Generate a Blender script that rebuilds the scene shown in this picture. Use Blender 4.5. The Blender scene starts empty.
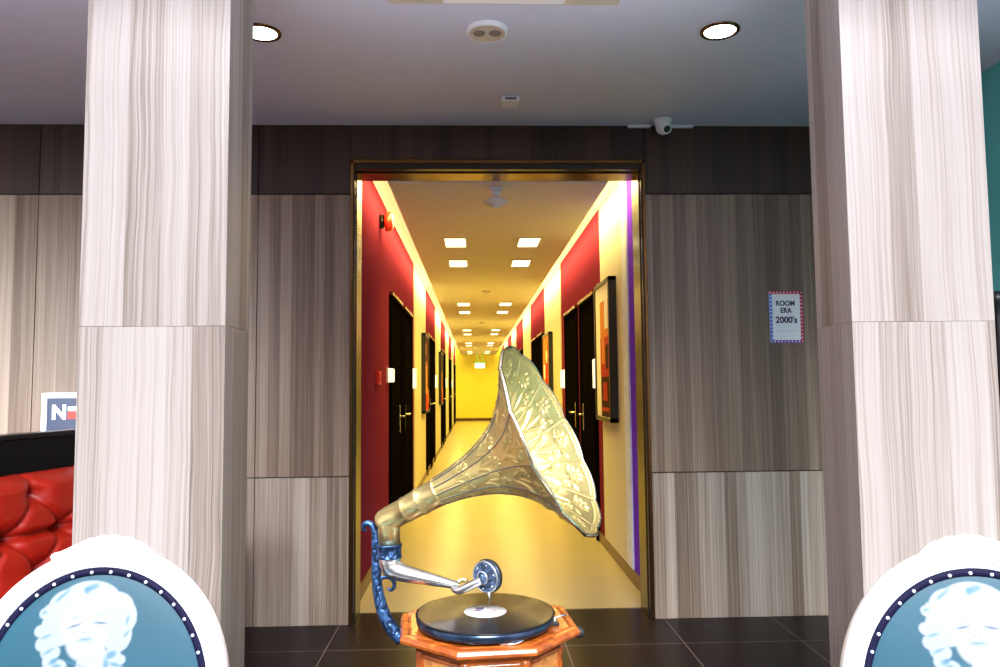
import bpy, bmesh, math, random
import numpy as np
from mathutils import Vector, Matrix
random.seed(7)
PI = math.pi
SC = bpy.context.scene
COL = SC.collection

# ------------------------------------------------------------------ camera
F, EYE = 750.0, 1.3
YAW, PITCH, ROLL = math.atan(26/750), math.atan(53/750), .0093
cf = Vector((math.sin(YAW)*math.cos(PITCH), math.cos(YAW)*math.cos(PITCH), math.sin(PITCH)))
r0 = Vector((math.cos(YAW), -math.sin(YAW), 0)); u0 = r0.cross(cf)
cr = r0*math.cos(ROLL) - u0*math.sin(ROLL)
cu = u0*math.cos(ROLL) + r0*math.sin(ROLL)
cam_data = bpy.data.cameras.new('camera'); cam = bpy.data.objects.new('camera', cam_data); COL.objects.link(cam)
cam_data.sensor_width = 36; cam_data.lens = F/1000*36; cam_data.clip_start = .02; cam_data.clip_end = 200
M3 = Matrix((cr, cu, -cf)).transposed()
cam.matrix_world = Matrix.Translation((0, 0, EYE)) @ M3.to_4x4()
SC.camera = cam

def at(x, y, Y):
    """measured picture point -> place in the room at distance Y"""
    d = cf + cr*((x-500)/F) - cu*((y-333.5)/F)
    return d*(Y/d.y) + Vector((0, 0, EYE))

# ------------------------------------------------------------------ materials
def newmat(name):
    m = bpy.data.materials.new(name); m.use_nodes = True
    nt = m.node_tree; b = nt.nodes['Principled BSDF']
    return m, nt, b
def N(nt, typ, **kw):
    n = nt.nodes.new(typ)
    for k, v in kw.items(): setattr(n, k, v)
    return n
def mat(name, col, rough=.5, metal=0, spec=.5, var=.06, scale=12, bump=0, bscale=60, coat=0, aniso=0):
    """plain surface with a little procedural tone variation and optional bump"""
    m, nt, b = newmat(name)
    geo = N(nt, 'ShaderNodeNewGeometry')
    nz = N(nt, 'ShaderNodeTexNoise'); nz.inputs['Scale'].default_value = scale; nz.inputs['Detail'].default_value = 3
    nt.links.new(geo.outputs['Position'], nz.inputs['Vector'])
    rp = N(nt, 'ShaderNodeValToRGB')
    c = Vector(col)
    rp.color_ramp.elements[0].position = .3; rp.color_ramp.elements[1].position = .7
    rp.color_ramp.elements[0].color = (*(c*(1-var)), 1); rp.color_ramp.elements[1].color = (*(c*(1+var)), 1)
    nt.links.new(nz.outputs['Fac'], rp.inputs['Fac'])
    nt.links.new(rp.outputs['Color'], b.inputs['Base Color'])
    b.inputs['Roughness'].default_value = rough; b.inputs['Metallic'].default_value = metal
    b.inputs['Specular IOR Level'].default_value = spec; b.inputs['Coat Weight'].default_value = coat
    if bump:
        n2 = N(nt, 'ShaderNodeTexNoise'); n2.inputs['Scale'].default_value = bscale; n2.inputs['Detail'].default_value = 2
        nt.links.new(geo.outputs['Position'], n2.inputs['Vector'])
        bp = N(nt, 'ShaderNodeBump'); bp.inputs['Strength'].default_value = bump; bp.inputs['Distance'].default_value = .004
        nt.links.new(n2.outputs['Fac'], bp.inputs['Height']); nt.links.new(bp.outputs['Normal'], b.inputs['Normal'])
    return m
def emit(name, col, s):
    m, nt, b = newmat(name)
    b.inputs['Base Color'].default_value = (.8, .8, .8, 1)
    b.inputs['Emission Color'].default_value = (*col, 1); b.inputs['Emission Strength'].default_value = s
    return m
def laminate(name, ramp, gloss=.45, sc=1.0, dark=None, rows=((.806, 7.3), (2.405, 3.1)), wave=.02, tone=.46, fine=110):
    """vertical plank laminate: planks of uneven width and tone, fine wavy grain"""
    m, nt, b = newmat(name)
    L = nt.links.new
    def mth(op, a, bb=None):
        n = N(nt, 'ShaderNodeMath', operation=op)
        for i, v in enumerate((a, bb)):
            if v is None: continue
            if isinstance(v, (int, float)): n.inputs[i].default_value = v
            else: L(v, n.inputs[i])
        return n.outputs[0]
    geo = N(nt, 'ShaderNodeNewGeometry'); sp = N(nt, 'ShaderNodeSeparateXYZ'); L(geo.outputs['Position'], sp.inputs[0])
    x, y, z = sp.outputs
    c = mth('ADD', x, mth('MULTIPLY', y, 1.13))
    row = 0.0
    for zz, off in rows: row = mth('ADD', row, mth('MULTIPLY', mth('GREATER_THAN', z, zz), off))
    cc = mth('ADD', c, row)
    v = N(nt, 'ShaderNodeTexVoronoi', voronoi_dimensions='1D'); v.inputs['Scale'].default_value = 15*sc; L(cc, v.inputs['W'])
    sv = N(nt, 'ShaderNodeSeparateColor'); L(v.outputs['Color'], sv.inputs[0])
    # grain: noise stretched along the height, lines wander a little
    wz = N(nt, 'ShaderNodeTexNoise'); wz.inputs['Scale'].default_value = 1.6; wz.inputs['Detail'].default_value = 2
    cv = N(nt, 'ShaderNodeCombineXYZ'); L(mth('MULTIPLY', cc, 2.5), cv.inputs[0]); L(mth('MULTIPLY', z, 1.2), cv.inputs[2]); L(cv.outputs[0], wz.inputs['Vector'])
    wob = mth('ADD', cc, mth('MULTIPLY', wz.outputs['Fac'], wave))
    g = N(nt, 'ShaderNodeTexNoise'); g.inputs['Scale'].default_value = 1; g.inputs['Detail'].default_value = 3; g.inputs['Roughness'].default_value = .65
    cv2 = N(nt, 'ShaderNodeCombineXYZ'); L(mth('MULTIPLY', wob, fine), cv2.inputs[0]); L(mth('MULTIPLY', z, .9), cv2.inputs[2]); L(mth('MULTIPLY', sv.outputs[0], 40), cv2.inputs[1])
    L(cv2.outputs[0], g.inputs['Vector'])
    g2 = N(nt, 'ShaderNodeTexNoise'); g2.inputs['Scale'].default_value = 1; g2.inputs['Detail'].default_value = 2
    cv3 = N(nt, 'ShaderNodeCombineXYZ'); L(mth('MULTIPLY', wob, 24), cv3.inputs[0]); L(mth('MULTIPLY', z, .3), cv3.inputs[2]); L(cv3.outputs[0], g2.inputs['Vector'])
    s = mth('ADD', mth('MULTIPLY', g.outputs['Fac'], .85), mth('MULTIPLY', sv.outputs[1], tone))
    s = mth('ADD', s, mth('MULTIPLY', g2.outputs['Fac'], .2))
    s = mth('SUBTRACT', s, .125+tone*.5)
    rp = N(nt, 'ShaderNodeValToRGB'); cr_ = rp.color_ramp
    while len(cr_.elements) < len(ramp): cr_.elements.new(.5)
    for e, (p, col) in zip(cr_.elements, ramp): e.position = p; e.color = (*col, 1)
    L(s, rp.inputs['Fac'])
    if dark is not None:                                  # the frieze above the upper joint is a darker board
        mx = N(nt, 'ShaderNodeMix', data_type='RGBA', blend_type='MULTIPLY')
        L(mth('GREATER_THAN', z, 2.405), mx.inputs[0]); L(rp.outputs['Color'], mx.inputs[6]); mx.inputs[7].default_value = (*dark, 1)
        m2 = N(nt, 'ShaderNodeMix', data_type='RGBA', blend_type='MULTIPLY')      # dado multiplied paler: daylight on the low wall put into its colour
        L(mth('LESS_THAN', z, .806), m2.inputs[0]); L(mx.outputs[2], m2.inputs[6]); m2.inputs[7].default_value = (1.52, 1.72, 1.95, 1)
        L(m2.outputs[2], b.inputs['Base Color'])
    else: L(rp.outputs['Color'], b.inputs['Base Color'])
    b.inputs['Roughness'].default_value = gloss
    bp = N(nt, 'ShaderNodeBump'); bp.inputs['Strength'].default_value = .15; bp.inputs['Distance'].default_value = .002
    L(g.outputs['Fac'], bp.inputs['Height']); L(bp.outputs['Normal'], b.inputs['Normal'])
    return m
def tile_mat():
    m, nt, b = newmat('dark floor tiles'); L = nt.links.new
    geo = N(nt, 'ShaderNodeNewGeometry'); sp = N(nt, 'ShaderNodeSeparateXYZ'); L(geo.outputs['Position'], sp.inputs[0])
    def mth(op, a, bb=None):
        n = N(nt, 'ShaderNodeMath', operation=op)
        for i, v in enumerate((a, bb)):
            if v is None: continue
            if isinstance(v, (int, float)): n.inputs[i].default_value = v
            else: L(v, n.inputs[i])
        return n.outputs[0]
    def line(c, off):
        t = mth('FRACT', mth('DIVIDE', mth('ADD', c, 30-off), .6))
        return mth('LESS_THAN', mth('MINIMUM', t, mth('SUBTRACT', 1, t)), .0035)
    ln = mth('MAXIMUM', line(sp.outputs[0], .45), line(sp.outputs[1], .25))
    nz = N(nt, 'ShaderNodeTexNoise'); nz.inputs['Scale'].default_value = 3; L(geo.outputs['Position'], nz.inputs['Vector'])
    rp = N(nt, 'ShaderNodeValToRGB'); rp.color_ramp.elements[0].color = (.009, .0045, .005, 1); rp.color_ramp.elements[1].color = (.016, .009, .009, 1)
    L(nz.outputs['Fac'], rp.inputs['Fac'])
    mx = N(nt, 'ShaderNodeMix', data_type='RGBA'); L(ln, mx.inputs[0]); L(rp.outputs['Color'], mx.inputs[6]); mx.inputs[7].default_value = (.22, .16, .15, 1)
    L(mx.outputs[2], b.inputs['Base Color']); b.inputs['Roughness'].default_value = .3
    b.inputs['Specular IOR Level'].default_value = .08
    return m
def engraved(name, col, rough=.35, scale=55, strength=.9, low=.12):
    """cast metal with scrolling relief"""
    m, nt, b = newmat(name); L = nt.links.new
    tc = N(nt, 'ShaderNodeTexCoord')
    v = N(nt, 'ShaderNodeTexVoronoi', feature='SMOOTH_F1'); v.inputs['Scale'].default_value = scale
    nz = N(nt, 'ShaderNodeTexNoise'); nz.inputs['Scale'].default_value = scale*.6
    L(tc.outputs['Object'], nz.inputs['Vector'])
    mx = N(nt, 'ShaderNodeMix', data_type='VECTOR'); mx.inputs[0].default_value = .03
    L(tc.outputs['Object'], mx.inputs[4]); L(nz.outputs['Color'], mx.inputs[5]); L(mx.outputs[1], v.inputs['Vector'])
    sn = N(nt, 'ShaderNodeMath', operation='SINE'); ml = N(nt, 'ShaderNodeMath', operation='MULTIPLY'); ml.inputs[1].default_value = 14
    L(v.outputs['Distance'], ml.inputs[0]); L(ml.outputs[0], sn.inputs[0])
    bp = N(nt, 'ShaderNodeBump'); bp.inputs['Strength'].default_value = strength; bp.inputs['Distance'].default_value = .003
    L(sn.outputs[0], bp.inputs['Height']); L(bp.outputs['Normal'], b.inputs['Normal'])
    rp = N(nt, 'ShaderNodeValToRGB'); rp.color_ramp.elements[0].color = (*(Vector(col)*low), 1); rp.color_ramp.elements[1].color = (*col, 1)
    rp.color_ramp.elements[0].position = .15; rp.color_ramp.elements[1].position = .55
    mr = N(nt, 'ShaderNodeMapRange'); mr.inputs[1].default_value = -1; L(sn.outputs[0], mr.inputs[0]); L(mr.outputs[0], rp.inputs['Fac'])
    L(rp.outputs['Color'], b.inputs['Base Color'])
    b.inputs['Metallic'].default_value = .75; b.inputs['Roughness'].default_value = rough
    return m
def attr_mat(name, rough=.6):
    m, nt, b = newmat(name)
    a = N(nt, 'ShaderNodeVertexColor', layer_name='print'); nt.links.new(a.outputs['Color'], b.inputs['Base Color'])
    b.inputs['Roughness'].default_value = rough
    geo = N(nt, 'ShaderNodeNewGeometry'); nz = N(nt, 'ShaderNodeTexNoise'); nz.inputs['Scale'].default_value = 900
    nt.links.new(geo.outputs['Position'], nz.inputs['Vector'])
    bp = N(nt, 'ShaderNodeBump'); bp.inputs['Strength'].default_value = .08; bp.inputs['Distance'].default_value = .001
    nt.links.new(nz.outputs['Fac'], bp.inputs['Height']); nt.links.new(bp.outputs['Normal'], b.inputs['Normal'])
    return m
def wood_mat(name, c1, c2, rough=.25, sc=1.0):
    m, nt, b = newmat(name); L = nt.links.new
    tc = N(nt, 'ShaderNodeTexCoord'); mp = N(nt, 'ShaderNodeMapping'); mp.inputs['Scale'].default_value = (6*sc, 22*sc, 22*sc)
    L(tc.outputs['Object'], mp.inputs['Vector'])
    nz = N(nt, 'ShaderNodeTexNoise'); nz.inputs['Scale'].default_value = 1.5; nz.inputs['Detail'].default_value = 5; nz.inputs['Distortion'].default_value = 1.2
    L(mp.outputs[0], nz.inputs['Vector'])
    rp = N(nt, 'ShaderNodeValToRGB'); rp.color_ramp.elements[0].position = .32; rp.color_ramp.elements[1].position = .68
    rp.color_ramp.elements[0].color = (*c1, 1); rp.color_ramp.elements[1].color = (*c2, 1)
    L(nz.outputs['Fac'], rp.inputs['Fac']); L(rp.outputs['Color'], b.inputs['Base Color'])
    b.inputs['Roughness'].default_value = rough; b.inputs['Coat Weight'].default_value = .25; b.inputs['Coat Roughness'].default_value = .12
    return m
def record_mat():
    m, nt, b = newmat('black shellac'); L = nt.links.new
    tc = N(nt, 'ShaderNodeTexCoord'); ln = N(nt, 'ShaderNodeVectorMath', operation='LENGTH'); L(tc.outputs['Object'], ln.inputs[0])
    ml = N(nt, 'ShaderNodeMath', operation='MULTIPLY'); ml.inputs[1].default_value = 1800; L(ln.outputs['Value'], ml.inputs[0])
    sn = N(nt, 'ShaderNodeMath', operation='SINE'); L(ml.outputs[0], sn.inputs[0])
    bp = N(nt, 'ShaderNodeBump'); bp.inputs['Strength'].default_value = .12; bp.inputs['Distance'].default_value = .0006
    L(sn.outputs[0], bp.inputs['Height']); L(bp.outputs['Normal'], b.inputs['Normal'])
    b.inputs['Base Color'].default_value = (.008, .008, .009, 1); b.inputs['Roughness'].default_value = .2
    b.inputs['Specular IOR Level'].default_value = .3
    return m

WOOD = [(0, (.062, .035, .021)), (.3, (.172, .108, .068)), (.6, (.30, .214, .150)), (1, (.45, .354, .272))]
CWOOD = [(0, (.065, .045, .033)), (.24, (.185, .146, .117)), (.46, (.30, .260, .230)), (1, (.41, .378, .352))]
M = {
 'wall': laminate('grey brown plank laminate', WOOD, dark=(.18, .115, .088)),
 'column': laminate('pale grey plank laminate', CWOOD, .5, .75, rows=((1.475, 5.2),), wave=.036, tone=.34, fine=150),
 'ceiling': mat('lobby ceiling paint', (.70, .72, .84), .8, var=.02),
 'joint': mat('dark joint', (.02, .016, .014), .6),
 'tile': tile_mat(),
 'bronze': mat('bronze trim', (.20, .10, .035), .25, 1, var=.1),
 'darkframe': mat('dark bronze frame', (.028, .017, .012), .25, .3),
 'teal': mat('teal wall paint', (.16, .70, .68), .6, var=.03),
 'sidewall': mat('lobby side wall paint', (.36, .32, .31), .7, var=.03),
 'cfloor': mat('beige corridor vinyl', (.38, .31, .165), .28, var=.05, scale=2.5),
 'cceil': mat('white corridor ceiling', (.88, .86, .82), .8, var=.015),
 'red': mat('magenta red wall paint', (.17, .022, .050), .7, var=.04, spec=0),
 'cream': mat('cream wall paint', (.62, .58, .48), .5, var=.03),
 'yellow': mat('yellow wall paint', (.92, .86, .12), .6, var=.02),
 'purple': mat('purple wall paint', (.17, .05, .85), .7, spec=0),
 'paleblue': mat('lit white wall end', (.72, .80, .97), .6, spec=.1),  # light on the white wall end put into this colour
 'base': mat('brown skirting', (.11, .05, .025), .35),
 'doorblack': mat('near black door veneer', (.004, .003, .003), .8, spec=0),
 'steel': mat('brushed steel', (.72, .70, .66), .25, 1),
 'plate': mat('white plastic plate', (.9, .9, .86), .35),
 'lampglass': emit('corridor lamp panel', (1, .86, .45), 5),
 'cove': emit('cove strip', (1, .78, .32), 14),
 'downlight': emit('downlight lens', (1, .97, .86), 9),
 'glowplate': emit('glowing plate face', (1, .95, .80), .9),  # glow given to the white wall plates
 'exitlamp': emit('exit sign face', (.92, 1, .78), 3.5),
 'green': mat('green plastic', (.05, .42, .22), .4),
 'whiteplastic': mat('white plastic', (.90, .91, .93), .35, var=.02),
 'beigeplastic': mat('aged beige plastic', (.62, .55, .45), .45),
 'greyplastic': mat('grey plastic', (.20, .18, .16), .5),
 'black': mat('black plastic', (.008, .008, .009), .3),
 'redplastic': mat('red plastic', (.75, .03, .015), .3),
 'brass': mat('aged brass', (.90, .72, .27), .37, .96, var=.08, scale=30),
 'seam': mat('dark solder', (.16, .17, .20), .35, .8),
 'brassneck': mat('polished brass', (.92, .72, .30), .32, .94, var=.08, scale=25),
 'rim': mat('pale brass rim', (.85, .76, .50), .22, 1),
 'nickel': mat('nickel plate', (.84, .84, .82), .27, 1),
 'castblue': engraved('blue grey cast metal', (.055, .125, .29), .36, 60, .3, .3),
 'soundbox': engraved('chased dark nickel', (.13, .20, .34), .2, 150, .7),
 'rosewood': wood_mat('orange varnished wood', (.19, .034, .005), (.43, .105, .013)),
 'burl': wood_mat('burl veneer panel', (.28, .085, .018), (.60, .25, .055), .3, 1.8),
 'record': record_mat(),
 'label': mat('cream record label', (.46, .44, .40), .6),
 'rubber': mat('black rubber', (.012, .012, .013), .4),
 'platter': mat('platter rim metal', (.05, .08, .14), .22, .9),
 'chairwhite': mat('white lacquered wood', (.93, .93, .93), .35, var=.01),
 'navy': mat('navy gimp braid', (.0014, .0011, .018), .75, spec=.2, var=.2, scale=300),
 'nail': mat('silver nail head', (.92, .92, .94), .2, .6),
 'print': attr_mat('printed teal upholstery'),
 'tealfabric': mat('teal upholstery', (.02, .13, .2), .6),
 'leather': mat('red leather', (.36, .012, .004), .36, bump=.15, bscale=160),
 'blackpanel': mat('black panel', (.004, .004, .004), .6, spec=.2),
 'paper': mat('white paper', (.95, .96, .98), .6, var=.01),
 'ink': mat('dark violet ink', (.04, .025, .09), .6),
 'inkred': mat('crimson ink', (.62, .02, .10), .6),
 'inkblue': mat('blue ink', (.10, .25, .75), .6),
 'inkviolet': mat('violet ink', (.22, .06, .40), .6),
 'inkgrey': mat('pale grey ink', (.55, .57, .66), .6),
 'signnavy': mat('navy sign face', (.016, .028, .075), .4),
 'poster_red': mat('poster red', (.50, .035, .02), .5, spec=.05),
 'poster_white': mat('poster white', (.95, .93, .92), .4, spec=.2),
 'poster_dark': mat('poster dark', (.035, .006, .006), .5, spec=.05),
 'poster_orange': mat('poster orange', (.72, .26, .05), .5, spec=.05),
}

# ------------------------------------------------------------------ building helpers
W = {}
def empty(name, loc=(0, 0, 0), rz=0.0):
    o = bpy.data.objects.new(name, None); COL.objects.link(o)
    o.empty_display_size = .05
    o.location = loc; o.rotation_euler = (0, 0, rz)
    W[o] = Matrix.Translation(loc) @ Matrix.Rotation(rz, 4, 'Z')
    return o
def tag(o, label=None, cat=None, group=None, kind=None):
    if label: o['label'] = label
    if cat: o['category'] = cat
    if group: o['group'] = group
    if kind: o['kind'] = kind
    return o
class MB:
    """collects shapes (given in room coordinates unless local) for ONE mesh object"""
    def __init__(s): s.bm = bmesh.new(); s.mi = 0
    def _tagfaces(s, faces):
        for f in faces: f.material_index = s.mi
    def box(s, a, b, bev=0, seg=2, mtx=None):
        a = Vector(a); b = Vector(b)
        lo = Vector((min(a.x, b.x), min(a.y, b.y), min(a.z, b.z))); hi = Vector((max(a.x, b.x), max(a.y, b.y), max(a.z, b.z)))
        t = bmesh.new(); bmesh.ops.create_cube(t, size=1)
        for v in t.verts: v.co = Vector((lo[i] + (v.co[i]+.5)*(hi[i]-lo[i]) for i in range(3)))
        if bev: bmesh.ops.bevel(t, geom=t.edges[:], offset=bev, segments=seg, affect='EDGES', profile=.5)
        s.add(t, mtx); return s
    def add(s, t, mtx=None):
        if mtx: t.transform(mtx)
        mp = {}
        for v in t.verts: mp[v] = s.bm.verts.new(v.co)
        for f in t.faces:
            try:
                nf = s.bm.faces.new([mp[v] for v in f.verts]); nf.material_index = s.mi; nf.smooth = f.smooth
            except ValueError: pass
        t.free(); return s
    def lathe(s, prof, seg=32, mtx=None, cap=True):
        """prof: (radius, height) around local z"""
        t = bmesh.new(); rings = []
        for r, h in prof:
            if r < 1e-6: rings.append([t.verts.new((0, 0, h))])
            else: rings.append([t.verts.new((r*math.cos(2*PI*k/seg), r*math.sin(2*PI*k/seg), h)) for k in range(seg)])
        for A, B in zip(rings, rings[1:]):
            for k in range(seg):
                q = (k+1) % seg
                if len(A) == 1 and len(B) == 1: continue
                if len(A) == 1: t.faces.new((A[0], B[q], B[k]))
                elif len(B) == 1: t.faces.new((A[k], A[q], B[0]))
                else: t.faces.new((A[k], A[q], B[q], B[k]))
        if cap:
            if len(rings[0]) > 1: t.faces.new(rings[0][::-1])
            if len(rings[-1]) > 1: t.faces.new(rings[-1])
        for f in t.faces: f.smooth = len(f.verts) <= 4
        bmesh.ops.recalc_face_normals(t, faces=t.faces[:])
        s.add(t, mtx); return s
    def tube(s, pts, rad, seg=12, flat=None, cap=True, smooth_n=0, closed=False):
        """tube along points; rad a number or list; flat=(axis vector, factor) squashes the section along an axis"""
        pts = [Vector(p) for p in pts]
        rad = list(rad) if hasattr(rad, '__len__') else [rad]*len(pts)
        if smooth_n:
            P, R = [], []
            n = len(pts)
            rng = range(n) if closed else range(n-1)
            for i in rng:
                g = (lambda k: pts[k % n]) if closed else (lambda k: pts[min(max(k, 0), n-1)])
                p0, p1, p2, p3 = g(i-1), g(i), g(i+1), g(i+2)
                for j in range(smooth_n):
                    t = j/smooth_n
                    P.append(.5*((2*p1) + (p2-p0)*t + (2*p0-5*p1+4*p2-p3)*t*t + (3*p1-p0-3*p2+p3)*t**3))
                    R.append(rad[i]*(1-t) + rad[(i+1) % n]*t)
            if not closed: P.append(pts[-1]); R.append(rad[-1])
            pts, rad = P, R
        n = len(pts); t = bmesh.new(); rings = []
        up = None
        for i, p in enumerate(pts):
            if closed: d = pts[(i+1) % n]-pts[i-1]
            else: d = pts[min(i+1, n-1)]-pts[max(i-1, 0)]
            d = d.normalized() if d.length > 1e-9 else Vector((0, 0, 1))
            if flat: a = flat[0]; a = (a - d*a.dot(d)).normalized()
            elif up is None:
                a = Vector((0, 0, 1)) if abs(d.z) < .9 else Vector((0, 1, 0)); a = (a-d*a.dot(d)).normalized()
            else: a = (up-d*up.dot(d)).normalized()
            up = a; b = d.cross(a)
            fx = flat[1] if flat else 1
            rings.append([t.verts.new(p + a*(rad[i]*fx*math.cos(2*PI*k/seg)) + b*(rad[i]*math.sin(2*PI*k/seg))) for k in range(seg)])
        pairs = list(zip(rings, rings[1:])) + ([(rings[-1], rings[0])] if closed else [])
        for A, B in pairs:
            for k in range(seg):
                q = (k+1) % seg; f = t.faces.new((A[k], A[q], B[q], B[k])); f.smooth = True
        if cap and not closed: t.faces.new(rings[0][::-1]); t.faces.new(rings[-1])
        bmesh.ops.recalc_face_normals(t, faces=t.faces[:])
        s.add(t); return s
    def prism(s, poly, z0, z1, bev=0, mtx=None):
        """poly (x,y) extruded from z0 to z1"""
        t = bmesh.new(); A = [t.verts.new((x, y, z0)) for x, y in poly]; B = [t.verts.new((x, y, z1)) for x, y in poly]
        n = len(poly)
        t.faces.new(A[::-1]); t.faces.new(B)
        for k in range(n): t.faces.new((A[k], A[(k+1) % n], B[(k+1) % n], B[k]))
        bmesh.ops.recalc_face_normals(t, faces=t.faces[:])
        if bev: bmesh.ops.bevel(t, geom=t.edges[:], offset=bev, segments=2, affect='EDGES')
        s.add(t, mtx); return s
    def ball(s, c, r, sx=1, sy=1, sz=1, sub=2):
        t = bmesh.new(); bmesh.ops.create_icosphere(t, subdivisions=sub, radius=r)
        for f in t.faces: f.smooth = True
        s.add(t, Matrix.Translation(c) @ Matrix.Diagonal((sx, sy, sz, 1))); return s
    def grid(s, P):
        """P[i][j] points -> quad sheet"""
        V = [[s.bm.verts.new(p) for p in row] for row in P]
        for i in range(len(V)-1):
            for j in range(len(V[0])-1):
                f = s.bm.faces.new((V[i][j], V[i+1][j], V[i+1][j+1], V[i][j+1])); f.material_index = s.mi; f.smooth = True
        return s
    def build(s, name, mats, parent=None):
        me = bpy.data.meshes.new(name); s.bm.to_mesh(me); s.bm.free()
        o = bpy.data.objects.new(name, me); COL.objects.link(o)
        for m in (mats if isinstance(mats, (list, tuple)) else [mats]): me.materials.append(M[m] if isinstance(m, str) else m)
        adopt(o, parent); return o
def adopt(o, parent):
    if parent is not None:
        o.parent = parent
        if W[parent] != Matrix.Identity(4): o.matrix_parent_inverse = W[parent].inverted()
    W[o] = Matrix.Identity(4)
def origin(o, loc):
    """puts a mesh's own origin at loc (object-space textures and the thing's base)"""
    o.data.transform(Matrix.Translation(-Vector(loc)))
    o.matrix_basis = Matrix.Translation(loc); W[o] = Matrix.Translation(loc)
    return o
def struct(mb, name, mats):
    return tag(mb.build(name, mats), kind='structure')
def lookz(d, up=(0, 0, 1)):
    """matrix whose local z points along d"""
    d = Vector(d).normalized(); u = Vector(up)
    x = u.cross(d)
    if x.length < 1e-5: x = Vector((1, 0, 0))
    x.normalize(); y = d.cross(x)
    return Matrix((x, y, d)).transposed().to_4x4()
def text_mesh(name, body, size, loc, mtx_rot, m, parent, extrude=.0006, sx=1.0, bold=0.0, spacing=1.0):
    c = bpy.data.curves.new(name, 'FONT'); c.body = body; c.size = size; c.extrude = extrude; c.offset = bold
    c.align_x = 'CENTER'; c.align_y = 'CENTER'; c.space_character = spacing
    tmp = bpy.data.objects.new(name+'_c', c); COL.objects.link(tmp)
    dg = bpy.context.evaluated_depsgraph_get(); dg.update()
    me = bpy.data.meshes.new_from_object(tmp.evaluated_get(dg))
    bpy.data.objects.remove(tmp)
    me.transform(Matrix.Translation(loc) @ mtx_rot @ Matrix.Diagonal((sx, 1, 1, 1)))
    me.name = name; me.materials.clear(); me.materials.append(M[m])
    o = bpy.data.objects.new(name, me); COL.objects.link(o); adopt(o, parent); return o
FACE = Matrix.Rotation(PI/2, 4, 'X')        # text / disc standing up, facing -Y (towards the lobby)

# ------------------------------------------------------------------ the setting
CEIL = 2.81; WY = 4.25; WB = 4.47
XL, XR = -3.6, 2.49
CX0, CX1, CE = -.72, 1.05, 29.0; CPZ = 2.535       # corridor side walls and far end
struct(MB().box((XL-.2, -3.2, -.15), (XR+.2, WB, 0)), 'floor', 'tile')
struct(MB().box((XL-.2, -.6, CEIL), (XR+.2, WB, CEIL+.25)), 'ceiling', 'ceiling')
# panelled back wall: backing with joints, three rows of panels, split by vertical joints
w = MB()
w.mi = 1
DX0, DX1, DZ = -.668, .964, 2.54        # clear opening
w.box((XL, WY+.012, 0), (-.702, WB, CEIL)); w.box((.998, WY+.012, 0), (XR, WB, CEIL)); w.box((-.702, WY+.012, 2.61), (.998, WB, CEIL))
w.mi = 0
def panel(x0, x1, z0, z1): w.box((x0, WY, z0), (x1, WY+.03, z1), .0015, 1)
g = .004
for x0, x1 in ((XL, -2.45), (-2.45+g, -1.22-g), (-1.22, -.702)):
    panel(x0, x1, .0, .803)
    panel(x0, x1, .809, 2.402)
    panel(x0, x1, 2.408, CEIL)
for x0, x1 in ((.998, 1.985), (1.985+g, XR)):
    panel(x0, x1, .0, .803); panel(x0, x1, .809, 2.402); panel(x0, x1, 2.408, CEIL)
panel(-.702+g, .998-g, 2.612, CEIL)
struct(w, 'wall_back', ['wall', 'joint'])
struct(MB().box((XR, 1.6, 0), (XR+.15, WB, CEIL)), 'wall_right', 'teal')
struct(MB().box((XR, -1.6, 0), (XR+.15, 1.6, CEIL)), 'wall_front_right', 'sidewall')
struct(MB().box((XL-.15, -1.6, 0), (XL, WB, CEIL)), 'wall_left', 'sidewall')
# door surround: dark jambs with bronze edges
t = MB(); t.mi = 0
for s, xo, xi in ((-1, -.698, DX0), (1, .994, DX1)):
    t.mi = 0; t.box((xo, WY-.012, 0), (xi+s*.006, WB, 2.60), .002, 1)
    t.mi = 1
    t.box((xo-s*.0+s*.001, WY-.02, 0), (xo-s*.016, WY-.011, 2.60), .002, 1)
    t.mi = 0; t.box((xi+s*.008, WY+.03, 0), (xi, WB-.01, DZ), .001, 1)
t.mi = 0; t.box((-.698, WY-.012, DZ+.008), (.994, WB, 2.605), .002, 1)
t.mi = 1; t.box((-.698, WY-.02, 2.580), (.994, WY-.011, 2.604), .002, 1)
t.box((DX0, WY+.05, DZ), (DX1, WB-.01, DZ+.008), .001, 1)
struct(t, 'trim_1', ['darkframe', 'bronze'])
# columns
def column(x0, x1, name):
    c = MB()
    c.mi = 1; c.box((x0+.004, 2.104, 0), (x1-.004, 2.316, CEIL))
    c.mi = 0; c.box((x0, 2.1, 0), (x1, 2.32, 1.4746), .0006, 1); c.box((x0, 2.1, 1.4754), (x1, 2.32, CEIL), .0006, 1)
    struct(c, name, ['column', 'joint'])
column(-1.09, -.69, 'column_left'); column(1.08, 1.498, 'column_right')

# corridor shell
struct(MB().box((CX0-.3, WB, -.15), (CX1+.3, CE, 0)), 'floor_corridor', 'cfloor')
struct(MB().box((CX0-.3, CE, 0), (CX1+.3, CE+.15, 2.9)), 'wall_corridor_end', 'yellow')
struct(MB().box((CX0-.3, WB, 2.78), (CX1+.3, CE, 2.9)), 'ceiling_corridor', 'cceil')
struct(MB().box((-.515, WB, CPZ), (.825, CE, CPZ+.06), .004, 1), 'ceiling_corridor_panel', 'cceil')
PER = 4.85
def zones(side):
    z = []
    y = WB
    if side == 'R': z += [(WB, 5.02, 'purple'), (5.02, 5.19, 'paleblue'), (5.19, 6.08, 'cream')]; y = 6.08
    k = 0
    while y < CE:
        a = 8.95 + k*PER; b = 10.95 + k*PER
        if y < min(a, CE): z.append((y, min(a, CE), 'red'))
        if a < CE: z.append((a, min(b, CE), 'cream'))
        y = b; k += 1
    return z
order = ['red', 'cream', 'purple', 'paleblue']
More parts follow.
